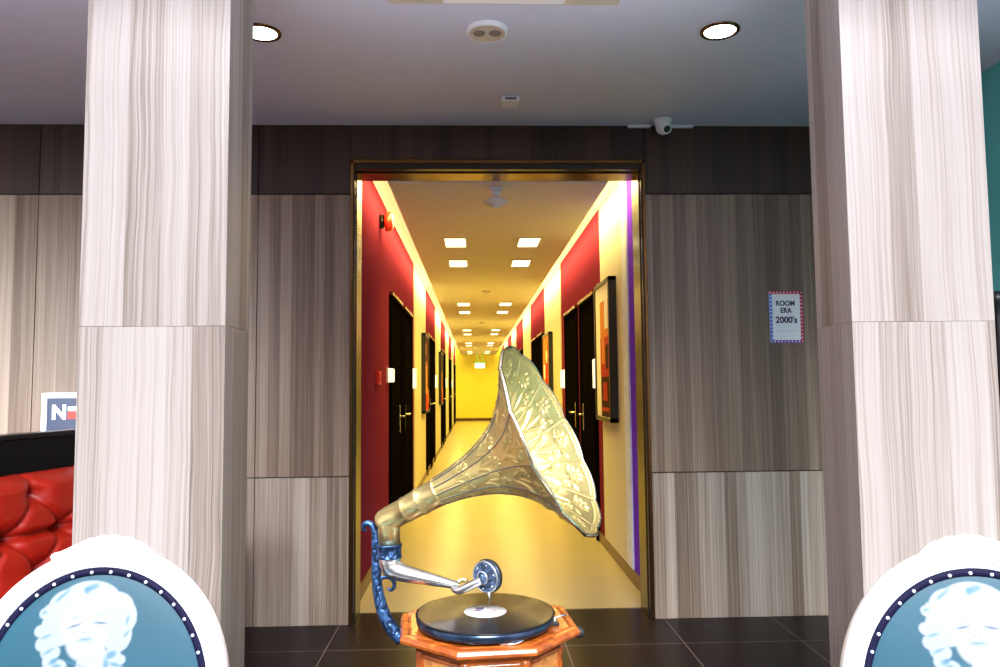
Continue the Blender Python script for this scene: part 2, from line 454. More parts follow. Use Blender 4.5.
for side, x0, x1, nm in (('L', CX0-.2, CX0, 'wall_corridor_left'), ('R', CX1, CX1+.2, 'wall_corridor_right')):
    m = MB()
    for a, b, c in zones(side):
        m.mi = order.index(c)
        d = .012 if c in ('cream', 'paleblue') else 0
        if side == 'L': m.box((x0, a, 0), (x1+d, b, 2.78))
        else: m.box((x0-d, a, 0), (x1, b, 2.78))
    struct(m, nm, order)
struct(MB().box((CX0, WB, 0), (CX0+.016, CE, .085), .003, 1), 'baseboard_left', 'base')
struct(MB().box((CX1-.016, WB, 0), (CX1, CE, .085), .003, 1), 'baseboard_right', 'base')
struct(MB().box((CX0+.016, CE-.015, 0), (CX1-.016, CE, .1), .003, 1), 'baseboard_end', 'base')

# corridor doors: pairs on both walls
dn = 0
door_y = []
for k in range(5):
    for a, b in ((6.36, 7.26), (7.52, 8.46)): door_y.append((a+k*PER, b+k*PER))
for side in 'LR':
    s = 1 if side == 'L' else -1
    X = CX0 if side == 'L' else CX1
    for i, (a, b) in enumerate(door_y):
        if b > CE: continue
        dn += 1
        d = tag(empty('door_%d' % dn, (X, (a+b)/2, 0)), kind='structure')
        MB().box((X, a+.06, .0), (X+s*.012, b-.06, 2.05), .002, 1).build('door_leaf', 'doorblack', d)
        f = MB()
        f.box((X, a, 0), (X+s*.03, a+.06, 2.11), .003, 1); f.box((X, b-.06, 0), (X+s*.03, b, 2.11), .003, 1)
        f.box((X, a, 2.05), (X+s*.032, b, 2.11), .003, 1)
        f.build('door_frame', 'doorblack', d)
        MB().box((X, a-.004, 2.085), (X+s*.036, b+.004, 2.115), .003, 1).build('door_head_trim', 'bronze', d)
        hb = a+.15 if i % 2 else b-.15
        hy = b-.14 if i % 2 == 0 else a+.14
        if i % 2 == 1: hy = a+.14
        h = MB(); h.box((X+s*.012, hy-.024, .88), (X+s*.022, hy+.024, 1.13), .003, 1)
        h.tube([(X+s*.018, hy, 1.03), (X+s*.055, hy, 1.03), (X+s*.06, hy+(.02 if i % 2 else -.02), 1.03), (X+s*.06, hy+(.12 if i % 2 else -.12), 1.03)], .009, 8)
        h.build('door_handle', 'steel', d)
ordw = ['nearest', 'second nearest', 'third nearest', 'fourth nearest', 'farthest']
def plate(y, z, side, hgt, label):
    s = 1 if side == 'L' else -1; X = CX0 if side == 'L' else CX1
    p = tag(empty('glowing_plate', (X, y, z)), label, 'wall plate', 'small white glowing plates beside the corridor doors')
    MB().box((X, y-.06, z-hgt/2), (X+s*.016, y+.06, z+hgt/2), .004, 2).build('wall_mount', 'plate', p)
    MB().box((X+s*.014, y-.05, z-hgt*.47), (X+s*.055, y+.05, z+hgt*.47), .008, 2).build('diffuser', 'glowplate', p)
# white plates by the doors; a glow is added to keep them white
plate(6.24, 1.40, 'L', .12, 'small white glowing plate on the left corridor wall just before its first black door')
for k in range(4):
    plate(8.62+k*PER, 1.40, 'L', .24, 'tall white glowing plate on the left corridor wall after its %s door pair' % ordw[k])
plate(6.25, 1.40, 'R', .26, 'tall white glowing plate on the right wall between the nearest poster and doors')
plate(8.64, 1.38, 'R', .22, 'tall white glowing plate on the right corridor wall past its two nearest black doors')
plate(8.64+PER, 1.38, 'R', .22, 'white glowing plate far down the right corridor wall, seen just above the horn')

# framed posters on the cream wall stretches
def poster(y0, y1, z0, z1, side, label, seed, mats, design=None):
    s = 1 if side == 'L' else -1; X = (CX0 if side == 'L' else CX1) + s*.012
    p = tag(empty('framed_poster', (X, (y0+y1)/2, z0)), label, 'picture', 'framed posters on the corridor walls')
    f = MB(); fw = .035; D = .06
    f.box((X, y0, z0), (X+s*D, y0+fw, z1), .004, 1); f.box((X, y1-fw, z0), (X+s*D, y1, z1), .004, 1)
    f.box((X, y0, z0), (X+s*D, y1, z0+fw), .004, 1); f.box((X, y0, z1-fw), (X+s*D, y1, z1), .004, 1)
    f.box((X, y0+.01, z0+.01), (X+s*.02, y1-.01, z1-.01))
    f.build('frame', 'black', p)
    q = MB(); r = random.Random(seed)
    xa, xb = X+s*.02, X+s*.05
    q.mi = 0; q.box((xa, y0+fw, z0+fw), (xb, y1-fw, z1-fw))
    w_, h_ = y1-y0-2*fw, z1-z0-2*fw
    for j, (u0, u1, v0, v1, mi) in enumerate(design or [(0, 1, .0, .28, 1), (.15, .62, .22, .66, 2), (.3, .5, .6, .78, 3), (0, .12, .28, 1, 1 if seed % 2 else 0), (.62, .9, .36, .58, 3), (.18, .28, .74, .9, 2), (.72, .86, .08, .3, 2)]):
        q.mi = mi; q.box((xb-s*.004, y0+fw+u0*w_, z0+fw+v0*h_), (xb+s*(.0006+.0003*j), y0+fw+u1*w_, z0+fw+v1*h_))
    q.build('poster', mats, p)
poster(5.40, 6.06, 1.03, 2.10, 'R', 'black framed red and white poster on the cream right corridor wall near the entrance', 3,
       ['poster_dark', 'poster_white', 'poster_red', 'poster_orange'],
       [(.66, 1, 0, 1, 1), (0, .66, .88, 1, 1), (0, .66, .60, .88, 3), (.1, .34, .66, .95, 1), (.0, .66, .30, .60, 2), (.36, .56, .40, .70, 3), (.2, .5, .12, .26, 2), (.1, .6, .04, .07, 2), (.1, .28, .36, .54, 0)])
poster(9.85, 10.75, 1.03, 2.02, 'R', 'small framed orange poster on the right corridor wall behind the top of the horn', 4,
       ['poster_orange', 'poster_dark', 'poster_red', 'poster_white'])
poster(10.05, 10.85, .95, 2.03, 'L', 'dark framed poster on the left corridor wall, nearer of the two', 5, ['poster_dark', 'poster_red', 'poster_orange', 'poster_dark'])
poster(10.05+PER, 10.85+PER, .95, 2.0, 'L', 'dark framed poster on the left corridor wall, farther of the two', 6, ['poster_dark', 'poster_red', 'poster_orange', 'poster_dark'])

# corridor ceiling light panels, in pairs of rows
rows = [6.35, 7.44, 11.17, 12.38, 16.33, 17.6, 21.2, 22.4, 26.2, 27.6]
nth = ['first', 'second', 'third', 'fourth', 'fifth', 'sixth', 'seventh', 'eighth', 'ninth', 'tenth']
for i, y in enumerate(rows):
    for sx, x in (('left', -.153), ('right', .473)):
        t_ = tag(empty('ceiling_light', (x, y, CPZ)), '%s light panel in the %s row of the corridor ceiling, counted from the doorway' % (sx, nth[i]), 'light', 'square light panels in the corridor ceiling')
        hw = .085
        f = MB()
        for a, b in (((x-hw-.012, y-.2), (x-hw, y+.2)), ((x+hw, y-.2), (x+hw+.012, y+.2)), ((x-hw, y-.2), (x+hw, y-.188)), ((x-hw, y+.188), (x+hw, y+.2))):
            f.box((a[0], a[1], CPZ-.01), (b[0], b[1], CPZ), .002, 1)
        f.build('frame', 'whiteplastic', t_)
        MB().box((x-hw, y-.188, CPZ-.006), (x+hw, y+.188, CPZ-.0005)).build('diffuser', 'lampglass', t_)
# cove strips lying on top of the dropped ceiling panel
for sx, x0, x1 in (('left', -.508, -.486), ('right', .796, .818)):
    tag(MB().box((x0, WB+.05, CPZ+.062), (x1, CE-.1, CPZ+.085)).build('cove_light_strip', 'cove'), 'glowing strip lamp hidden above the %s edge of the corridor ceiling panel' % sx, 'light')
# ceiling devices in the corridor
d = tag(empty('smoke_detector', (.145, 4.62, CPZ)), 'white round detector hanging on a short bracket just inside the corridor doorway', 'detector')
c0 = Vector((.145, 4.62, CPZ))
b = MB(); b.box(c0+Vector((-.04, -.04, -.018)), c0+Vector((.04, .04, 0)), .003, 1); b.lathe([(.030, -.018), (.030, -.035), (.018, -.042), (.020, -.064), (.012, -.07)], 20, Matrix.Translation(c0))
b.build('bracket', 'whiteplastic', d)
MB().lathe([(.0, -.068), (.05, -.070), (.078, -.078), (.082, -.086), (.072, -.094), (.042, -.10), (.036, -.112), (0, -.114)], 32, Matrix.Translation(c0), False).build('sensor_head', 'whiteplastic', d)
MB().lathe([(.0, -.113), (.030, -.114), (.026, -.120), (0, -.121)], 24, Matrix.Translation(c0), False).build('lens', 'plate', d)
for y, lab in ((9.65, 'tiny grey sensor on the corridor ceiling just before the third light row'), (14.4, 'tiny grey sensor on the corridor ceiling between the fourth and fifth light rows')):
    s_ = tag(empty('ceiling_sensor', (.16, y, CPZ)), lab, 'sensor')
    T = Matrix.Translation((.16, y, CPZ))
    MB().lathe([(.055, 0), (.055, -.012), (.035, -.02), (0, -.022)], 20, T).build('housing', 'beigeplastic', s_)
    MB().lathe([(.022, -.018), (.016, -.032), (0, -.036)], 14, T).build('eye', 'plate', s_)
# fire alarm sounder
al = tag(empty('fire_alarm', (CX0, 5.75, 2.56)), 'round red fire alarm sounder with a black base high on the left corridor wall', 'alarm')
T = Matrix.Translation((CX0, 5.75, 2.58)) @ Matrix.Rotation(PI/2, 4, 'Y')
MB().lathe([(.055, 0), (.055, .03), (.04, .035)], 24, T).build('mount_base', 'black', al)
MB().lathe([(.035, .035), (.072, .04), (.078, .055), (.074, .085), (.05, .1), (0, .104)], 28, T).build('sounder', 'redplastic', al)
cp = tag(empty('call_point', (CX0, 5.55, 1.36)), 'small red break glass call point low on the magenta left corridor wall', 'alarm')
MB().box((CX0, 5.50, 1.32), (CX0+.03, 5.60, 1.42), .005, 2).build('case', 'redplastic', cp)
MB().box((CX0+.03, 5.522, 1.342), (CX0+.033, 5.578, 1.398), .001, 1).build('glass_plate', 'inkred', cp)
# exit sign at the far end
ex = tag(empty('exit_sign', (.205, 27.6, CPZ)), 'lit white exit sign hanging under the ceiling at the far end of the corridor', 'sign')
MB().box((.03, 27.57, 1.99), (.38, 27.63, 2.15), .006, 1).build('light_box', 'exitlamp', ex)
k_ = MB(); k_.box((.01, 27.56, 2.15), (.40, 27.64, 2.19), .006, 1); k_.box((.09, 27.59, 2.19), (.11, 27.61, CPZ)); k_.box((.30, 27.59, 2.19), (.32, 27.61, CPZ)); k_.build('hanger', 'green', ex)

# ------------------------------------------------------------------ lobby ceiling fixtures
def downlight(x, y, label):
    d = tag(empty('recessed_downlight', (x, y, CEIL)), label, 'light', 'round downlights in the lobby ceiling')
    T = Matrix.Translation((x, y, CEIL))
    MB().lathe([(.066, -.001), (.069, -.008), (.082, -.006), (.084, 0)], 40, T, False).build('bezel', 'bronze', d)
    MB().lathe([(.066, -.0035), (.0, -.0036)], 40, T, False).build('lens', 'downlight', d)
downlight(-.895, 3.12, 'round glowing downlight in the lobby ceiling, half hidden by the left column')
downlight(1.06, 3.075, 'round glowing downlight in the lobby ceiling near the right column')
sp = tag(empty('ceiling_emergency_light', (.064, 3.085, CEIL)), 'round beige two lamp ceiling fitting in the middle of the lobby ceiling', 'light')
T = Matrix.Translation((.064, 3.085, CEIL))
MB().lathe([(.0895, 0), (.0895, -.012), (.080, -.020), (.076, -.018)], 40, T, False).build('ring', 'whiteplastic', sp)
MB().lathe([(.077, -.017), (.066, -.0145), (.0, -.013)], 40, T, False).build('cover', 'beigeplastic', sp)
for sx in (-1, 1):
    MB().lathe([(.026, -.0135), (.024, -.018), (.012, -.0195), (0, -.02)], 24, T @ Matrix.Translation((sx*.034, 0, 0)), False).build('lamp_lens', 'greyplastic', sp)
sn = tag(empty('ceiling_sensor', (.197, 3.85, CEIL)), 'small white rectangular sensor on the lobby ceiling above the corridor door', 'sensor')
MB().box((.152, 3.80, CEIL-.028), (.245, 3.90, CEIL), .004, 2).build('case', 'whiteplastic', sn)
MB().box((.17, 3.795, CEIL-.022), (.228, 3.801, CEIL-.01), .001, 1).build('grille', 'greyplastic', sn)
ac = tag(empty('ceiling_air_conditioner', (.125, 2.44, CEIL)), 'beige edged ceiling air conditioner cassette at the top of the picture', 'air conditioner')
a_ = MB(); a_.box((-.325, 1.95, CEIL-.03), (.575, 2.822, CEIL), .012, 3); a_.build('panel', 'beigeplastic', ac)
MB().box((-.11, 2.15, CEIL-.036), (.36, 2.62, CEIL-.028), .004, 2).build('intake_grille', 'whiteplastic', ac)
for yy in (2.715, 2.03): MB().box((-.11, yy, CEIL-.036), (.36, yy+.085, CEIL-.028), .004, 2).build('louvre', 'whiteplastic', ac)
for xx in (-.265, .44): MB().box((xx, 2.15, CEIL-.036), (xx+.07, 2.62, CEIL-.028), .004, 2).build('louvre', 'whiteplastic', ac)
MB().box((-.215, 2.75, CEIL-.034), (-.185, 2.78, CEIL-.028), .002, 1).build('indicator', 'black', ac)
# dome camera with a short cable trunk along the top of the wall
dc = tag(empty('security_camera', (1.085, 4.15, CEIL)), 'white dome security camera on the ceiling beside the dark upper wall', 'camera')
T = Matrix.Translation((1.085, 4.15, CEIL))
MB().lathe([(.050, 0), (.050, -.012), (.046, -.020), (.040, -.022)], 28, T).build('ceiling_mount', 'whiteplastic', dc)
h = MB().lathe([(.043, -.02), (.043, -.035), (.040, -.056), (.03, -.074), (.014, -.084), (0, -.086)], 28, T); h.build('housing', 'whiteplastic', dc)
T2 = T @ Matrix.Translation((.008, -.012, -.052)) @ lookz((.2, -.85, -.5))
MB().lathe([(.030, .0), (.031, .024), (.027, .031), (.020, .030)], 24, T2).build('lens_ring', 'whiteplastic', dc)
MB().lathe([(.021, .0295), (.014, .034), (0, .036)], 20, T2).build('lens', 'black', dc)
for x0, x1, lab in ((1.13, 1.285, 'right of'), (.90, 1.035, 'left of')):
    tag(MB().box((x0, WY-.024, CEIL-.016), (x1, WY-.001, CEIL-.001), .003, 1).build('cable_trunk_mount', 'whiteplastic'), 'short white cable trunking at the ceiling edge %s the dome camera' % lab, 'cable cover')

# ------------------------------------------------------------------ wall notice: ROOM ERA 2000's
x0, x1, z0, z1 = 1.70, 1.897, 1.534, 1.834
sg = tag(empty('notice_sign', ((x0+x1)/2, WY, z0)), 'white paper notice with a red and blue beaded border reading ROOM ERA 2000\'s', 'sign')
MB().box((x0, WY-.006, z0), (x1, WY, z1)).build('sheet', 'paper', sg)
bd = MB(); bw = .017; ys = WY-.0065
nx, nz_ = 9, 14
def bcol(u, v): return 0 if (u > .6 or v > .85) and not (u < .12 and v < .8) else (1 if u < .35 else 2)
for (a, b, c, e, mi) in ((x0, x1, z1-bw, z1, 0), (x1-bw, x1, z0, z1, 0), (x0, x0+bw, z0, z1-bw, 1), (x0, x1-bw, z0, z0+bw, 2)):
    bd.mi = mi; bd.box((a, ys, c), (b, ys+.001, e))
bd.build('border', ['inkred', 'inkblue', 'inkviolet'], sg)
bs = MB(); st = .0215
n1 = int((x1-x0)/st); n2 = int((z1-z0)/st)
for k in range(n1+1):
    for z in (z0+bw/2, z1-bw/2):
        bs.lathe([(.0052, 0), (0, .0004)], 10, Matrix.Translation((x0+bw/2+k*(x1-x0-bw)/n1, ys-.0001, z)) @ FACE)
for k in range(1, n2):
    for x in (x0+bw/2, x1-bw/2):
        bs.lathe([(.0052, 0), (0, .0004)], 10, Matrix.Translation((x, ys-.0001, z0+bw/2+k*(z1-z0-bw)/n2)) @ FACE)
bs.build('border_beads', 'paper', sg)
mx_ = (x0+x1)/2
text_mesh('lettering', 'ROOM', .040, (mx_-.004, ys-.0002, z0+.228), FACE, 'ink', sg, sx=.92, bold=.0012)
text_mesh('lettering', 'ERA', .040, (mx_-.002, ys-.0002, z0+.187), FACE, 'ink', sg, sx=.92, bold=.0012)
text_mesh('lettering', "2000's", .050, (mx_, ys-.0002, z0+.132), FACE, 'ink', sg, sx=.98, bold=.0016)
MB().box((mx_-.055, ys-.0002, z0+.068), (mx_+.052, ys, z0+.071)).build('small_print_line', 'inkgrey', sg)

# ------------------------------------------------------------------ notice behind the black partition
n0 = Vector((-2.385, WY, .86))
ns = tag(empty('poster_sign', (-2.21, WY, .86)), 'navy notice in a white frame with a big white N beside the left column', 'sign')
f = MB(); X0, X1, Z0, Z1 = -2.385, -2.03, .84, 1.288
f.box((X0, WY-.02, Z0), (X0+.030, WY, Z1), .003, 1); f.box((X1-.024, WY-.02, Z0), (X1, WY, Z1), .003, 1)
f.box((X0+.02, WY-.02, Z1-.03), (X1-.02, WY, Z1), .003, 1); f.box((X0+.02, WY-.02, Z0), (X1-.02, WY, Z0+.024), .003, 1); f.build('frame', 'paper', ns)
fm = MB(); fm.box((X0+.02, WY-.012, Z0+.02), (X1-.02, WY, Z1-.02)); fm.mi = 1; fm.box((X0+.024, WY-.0135, 1.068), (X1-.024, WY-.011, 1.072)); fm.build('face', ['signnavy', 'black'], ns)
text_mesh('lettering', 'N', .106, (-2.291, WY-.0125, 1.177), FACE, 'paper', ns, sx=.98, bold=.005)
MB().box((-2.243, WY-.0135, 1.143), (-2.19, WY-.012, 1.186)).build('red_block', 'redplastic', ns)
MB().box((-2.243, WY-.0135, 1.187), (-2.19, WY-.012, 1.212)).build('white_block', 'paper', ns)

# ------------------------------------------------------------------ sofa against a low black partition (left, behind the column)
A, B = Vector((-2.085, 2.6, 0)), Vector((-1.87, 3.68, 0))      # line of the sofa's back
ax = (B-A).normalized(); nrm = Vector((ax.y, -ax.x, 0))         # nrm points into the room (+X)
if nrm.x < 0: nrm = -nrm
Ls = (B-A).length + .12
def SP(u, v, z): return A + ax*(u) + nrm*v + Vector((0, 0, z))
rotz = math.atan2(ax.y, ax.x)
RM = Matrix.Translation(A) @ Matrix.Rotation(rotz, 4, 'Z')      # local x along, local -y = into the room
pt = tag(empty('low_divider', SP(Ls/2-.2, -.12, 0), rotz), 'low black divider standing behind the red tufted sofa', 'divider')
MB().box((-.6, .11, 0), (Ls+.02, .19, 1.105), .004, 1, RM).build('panel', 'blackpanel', pt)
MB().box((-.6, .10, 1.085), (Ls+.02, .2, 1.108), .003, 1, RM).build('cap', 'black', pt)
so = tag(empty('tufted_sofa', SP(Ls/2-.2, -.4, 0), rotz), 'red leather sofa with a deep button tufted back, partly hidden by the left column', 'sofa')
U0, U1 = -.5, Ls
zb = [.862, .700, .54]
sx_ = .30
def tuft(u, z):
    hgt = .062
    row = 0.0; pin = 0.0
    btn = []
    for r, zz in enumerate(zb):
        off = (0 if r % 2 == 0 else sx_/2)+.14
        k = round((u-off)/sx_)
        for kk in (k-1, k, k+1): btn.append((off+kk*sx_, zz, r))
    dmin = min(math.hypot(u-a, (z-b)*1.1) for a, b, r in btn)
    h = hgt*(1-math.exp(-(dmin/.05)**2)*.9)
    # pleats run diagonally between the buttons of neighbouring rows, and up from the top row
    for a, b, r in btn:
        for a2, b2, r2 in btn:
            if r2 == r+1 and abs(abs(a-a2)-sx_/2) < .01:
                px, pz = a2-a, b2-b; L2 = px*px+pz*pz
                t = max(0, min(1, ((u-a)*px+(z-b)*pz)/L2)); dd = math.hypot(u-a-t*px, z-b-t*pz)
                h -= .020*math.exp(-(dd/.013)**2)
        if r == 0 and z > b: h -= .014*math.exp(-((u-a)/.011)**2)
    h -= .045*math.exp(-((z-(zb[1]-.004))/.017)**2)                # deep horizontal seam under the upper roll
    if z > .88: h -= .085*((z-.88)/.06)**2
    return h
bk = MB(); rowsP = []
nu, nv = 170, 64
for i in range(nu+1):
    u = U0 + (U1-U0)*i/nu; r_ = []
    for j in range(nv+1):
        z = .40 + (.942-.40)*j/nv
        r_.append(RM @ Vector((u, -.03 - tuft(u, z) + (z-.40)*.10 - .04, z)))
    r_.append(RM @ Vector((u, .07, .938))); r_.append(RM @ Vector((u, .07, .30)))
    rowsP.append(r_)
bk.grid(rowsP)
bk.build('backrest', 'leather', so)
for kk in range(-1, 5):
    for r, zz in enumerate(zb[:2]):
        u = (0 if r % 2 == 0 else sx_/2)+.14+kk*sx_
        if U0+.05 < u < U1-.05: MB().ball(RM @ Vector((u, -.075-tuft(u, zz)+(zz-.4)*.1, zz)), .013, 1, .8, 1).build('button', 'leather', so)
st_ = MB(); st_.box((U0, -.62, .28), (U1, -.06, .44), .05, 4, RM); o_ = st_.build('seat_cushion', 'leather', so)
MB().box((U0, -.60, .09), (U1, .065, .285), .015, 2, RM).build('base', 'leather', so)
for u in (U0-.14, U1): MB().box((u, -.63, .09), (u+.14, .065, .62), .05, 4, RM).build('arm', 'leather', so)
for u in (U0-.08, U1+.06):
    for v in (-.56, 0.0): MB().lathe([(.018, 0), (.026, .09)], 14, RM @ Matrix.Translation((u, v, 0))).build('leg', 'black', so)

# dark stand by the teal wall at the right edge
SX = at(997, 300, 3.0).x
cs = tag(empty('coat_stand', (SX, 3.0, 0)), 'slim black stand in front of the teal wall, beside the right column', 'stand')
T = Matrix.Translation((SX, 3.0, 0))
MB().lathe([(.17, 0), (.17, .012), (.05, .035), (.022, .06)], 28, T).build('base', 'black', cs)
MB().lathe([(.014, .05), (.013, 1.57), (.012, 1.60), (.026, 1.62), (.030, 1.645), (.022, 1.67), (0, 1.675)], 16, T).build('pole', 'black', cs)
for k in range(4):
    a = k*PI/2+.2; d_ = Vector((math.cos(a), math.sin(a), 0))
    MB().tube([Vector((SX, 3, 1.46))+d_*.01, Vector((SX, 3, 1.46))+d_*.06+Vector((0, 0, .0)), Vector((SX, 3, 1.50))+d_*.10, Vector((SX, 3, 1.56))+d_*.11], .008, 8, smooth_n=4).build('hook', 'black', cs)

# ------------------------------------------------------------------ gramophone
G = Vector((.025, 1.688, 0)); OR = math.radians(5)
gr = tag(empty('gramophone', G, 0), 'antique gramophone with a large embossed brass horn on an octagonal wooden case', 'gramophone')
def octo(inr, n=8):
    R = inr/math.cos(PI/8)
    return [(G.x + R*math.cos(OR+PI/8+k*PI/4), G.y + R*math.sin(OR+PI/8+k*PI/4)) for k in range(n)]
IR = .188
def octoslab(mb, prof):
    """stack of octagon outlines (inradius, z) joined into one moulding"""
    t = bmesh.new(); rings = [[t.verts.new((x, y, z)) for x, y in octo(i)] for i, z in prof]
    for P, Q in zip(rings, rings[1:]):
        for k in range(8): t.faces.new((P[k], P[(k+1) % 8], Q[(k+1) % 8], Q[k]))
    t.faces.new(rings[0][::-1]); t.faces.new(rings[-1])
    bmesh.ops.recalc_face_normals(t, faces=t.faces[:]); mb.add(t)
DK = .788
cas = MB()
octoslab(cas, [(.150, .60), (.150, .752), (.156, .755), (.160, .762), (.168, .764), (.172, .768), (.178, .7695), (IR, .773), (IR+.0015, .779), (IR-.001, .785), (IR-.004, .7875), (IR-.014, .788), (IR-.0175, .7855), (IR-.020, .7865), (IR-.022, DK), (.05, DK)])
case = cas.build('case', 'rosewood', gr); origin_done = False
# veneered panels framed by mouldings on the sides of the case
for k in range(8):
    a = OR + k*PI/4
    Rz = Matrix.Translation((G.x, G.y, 0)) @ Matrix.Rotation(a, 4, 'Z')
    pnl = MB(); pnl.box((.149, -.047, .625), (.1525, .047, .742), .001, 1, Rz); pp = pnl.build('veneer_panel', 'burl', gr)
    fr = MB()
    for (ya, yb, za, zb_) in ((-.054, -.046, .618, .748), (.046, .054, .618, .748), (-.054, .054, .740, .748), (-.054, .054, .618, .626)):
        fr.box((.149, ya, za), (.1555, yb, zb_), .002, 2, Rz)
    fr.build('panel_moulding', 'rosewood', gr)
for k in range(8):
    a = OR + PI/8 + k*PI/4; R = .158
    c_ = MB().lathe([(.011, .60), (.011, .625), (.007, .635), (.009, .69), (.007, .735), (.011, .742), (.011, .754)], 12, Matrix.Translation((G.x+R*math.cos(a), G.y+R*math.sin(a), 0)))
    c_.build('corner_pilaster', 'rosewood', gr)
pd = MB()
octoslab(pd, [(.20, 0), (.20, .05), (.17, .08), (.12, .12), (.10, .3), (.12, .5), (.175, .56), (.19, .57), (.19, .60), (.1, .60)])
pd.build('pedestal', 'rosewood', gr)
# turntable and record
RC = Vector((.02, 1.658, 0)); TR = Matrix.Translation(RC)
RZ = .816
MB().lathe([(.0, .7885), (.012, .7885), (.012, .793), (.02, .794), (.139, .7925), (.146, .795), (.1485, .800), (.1485, .810), (.146, .8125), (0, .8125)], 72, TR, False).build('turntable', 'platter', gr)
rec = MB().lathe([(0, .8125), (.1492, .8128), (.1502, .8138), (.1497, .8152), (.146, .8158), (.145, RZ), (.0, RZ)], 96, TR, False).build('record', 'record', gr)
rec.data.transform(Matrix.Translation(-(RC+Vector((0, 0, RZ))))); rec.matrix_parent_inverse = W[gr].inverted() @ Matrix.Translation(RC+Vector((0, 0, RZ)))
lb = MB(); lb.lathe([(.0, RZ+.0002), (.046, RZ+.0002), (.046, RZ+.0008), (0, RZ+.0009)], 48, TR, False)
lab = lb.build('record_label', 'label', gr)
pr = MB()
for (dx, dy, w_, h_) in ((-.008, .018, .024, .012), (-.016, .004, .014, .007), (.010, -.012, .022, .0025), (-.010, -.018, .016, .0025), (.018, .004, .01, .003)):
    pr.box(RC+Vector((dx-w_/2, dy-h_/2, RZ+.0008)), RC+Vector((dx+w_/2, dy+h_/2, RZ+.0012)))
pr.build('label_print', 'ink', lab)
MB().lathe([(.0036, RZ), (.0036, RZ+.006), (.0025, RZ+.0075), (0, RZ+.008)], 14, TR).build('spindle', 'nickel', gr)
# brake and speed levers on the deck
br = MB(); p = at(505, 644, 1.515)
br.tube([(p.x-.025, 1.535, .7905), (p.x, 1.528, .7905), (p.x+.018, 1.525, .791), (p.x+.03, 1.531, .793), (p.x+.038, 1.538, .794)], [.003, .004, .0035, .0045, .003], 8, (Vector((0, 0, 1)), .5), smooth_n=3)
br.lathe([(.008, .7885), (.007, .7935), (0, .7945)], 14, Matrix.Translation((p.x-.005, 1.53, 0)))
br.build('brake_lever', 'nickel', gr)
lv = MB(); lv.box((.155, 1.635, .788), (.178, 1.668, .794), .002, 1); lv.mi = 1
lv.lathe([(.006, .794), (.006, .799), (0, .80)], 12, Matrix.Translation((.167, 1.65, 0)))
lv.tube([(.165, 1.65, .799), (.18, 1.662, .801), (.198, 1.668, .803)], [.003, .003, .0022], 8)
lv.build('speed_lever', ['black', 'nickel'], gr)
# crank on the right side of the case
ck = MB(); ck.tube([(.17, 1.72, .735), (.192, 1.72, .735), (.200, 1.715, .738), (.204, 1.70, .746), (.206, 1.672, .762), (.206, 1.662, .771)], .0045, 10, smooth_n=4)
ck_o = ck.build('crank', 'nickel', gr)
KN = at(579.5, 632.5, 1.66)
MB().tube([KN+Vector((-.022, .004, 0)), KN+Vector((-.006, 0, 0)), KN+Vector((.004, 0, 0)), KN+Vector((.011, -.001, 0))], [.009, .012, .012, .006], 14).build('crank_knob', 'rubber', ck_o)

# back bracket: cast scroll carrying the horn
YB = 1.745
bpx = [(366.2, 531), (363.6, 529.2), (363.8, 525.4), (367.6, 523.2), (372, 525.5), (375, 532), (376, 543), (376.6, 556), (376.4, 574), (378.4, 593), (383.2, 612), (391, 627.5), (402, 640)]
bra = [r_*1.22 for r_ in [.0022, .004, .0048, .0056, .0062, .0072, .0085, .0095, .0092, .0100, .0118, .0125, .012]]
bk_ = MB(); bk_.tube([at(x, y, YB) for x, y in bpx], bra, 14, (Vector((0, 1, 0)), 1.0), smooth_n=6)
brk = bk_.build('back_bracket', 'castblue', gr)
sc_ = MB()
sc_.tube([at(x, y, YB) for x, y in [(377.5, 580), (384, 577.4), (390, 577.6), (394, 582), (393.6, 588), (390.4, 590.2), (388.2, 587.6)]], [.006, .0045, .0048, .0050, .0044, .0036, .0024], 12, (Vector((0, 1, 0)), 1.0), smooth_n=6)
sc_.build('bracket_scroll', 'castblue', brk)
# relief scrolls on the bracket's face
for i, (x, y, s_) in enumerate([(376.6, 548, 1), (376.6, 561, -1), (376.8, 571, 1), (377.6, 586, -1), (379.6, 599, 1), (383.4, 611, -1), (388, 620.5, 1), (393.4, 630, -1)]):
    c = at(x, y, YB-.0105); r = .0055
    pts = [c + Vector((s_*r*(1-t*.8)*math.cos(t*7+i), -.0005, r*1.25*(1-t*.8)*math.sin(t*7+i))) for t in [k/11 for k in range(12)]]
    MB().tube(pts, [.0014*(1-.4*k/11) for k in range(12)], 6).build('relief_scroll', 'castblue', brk)
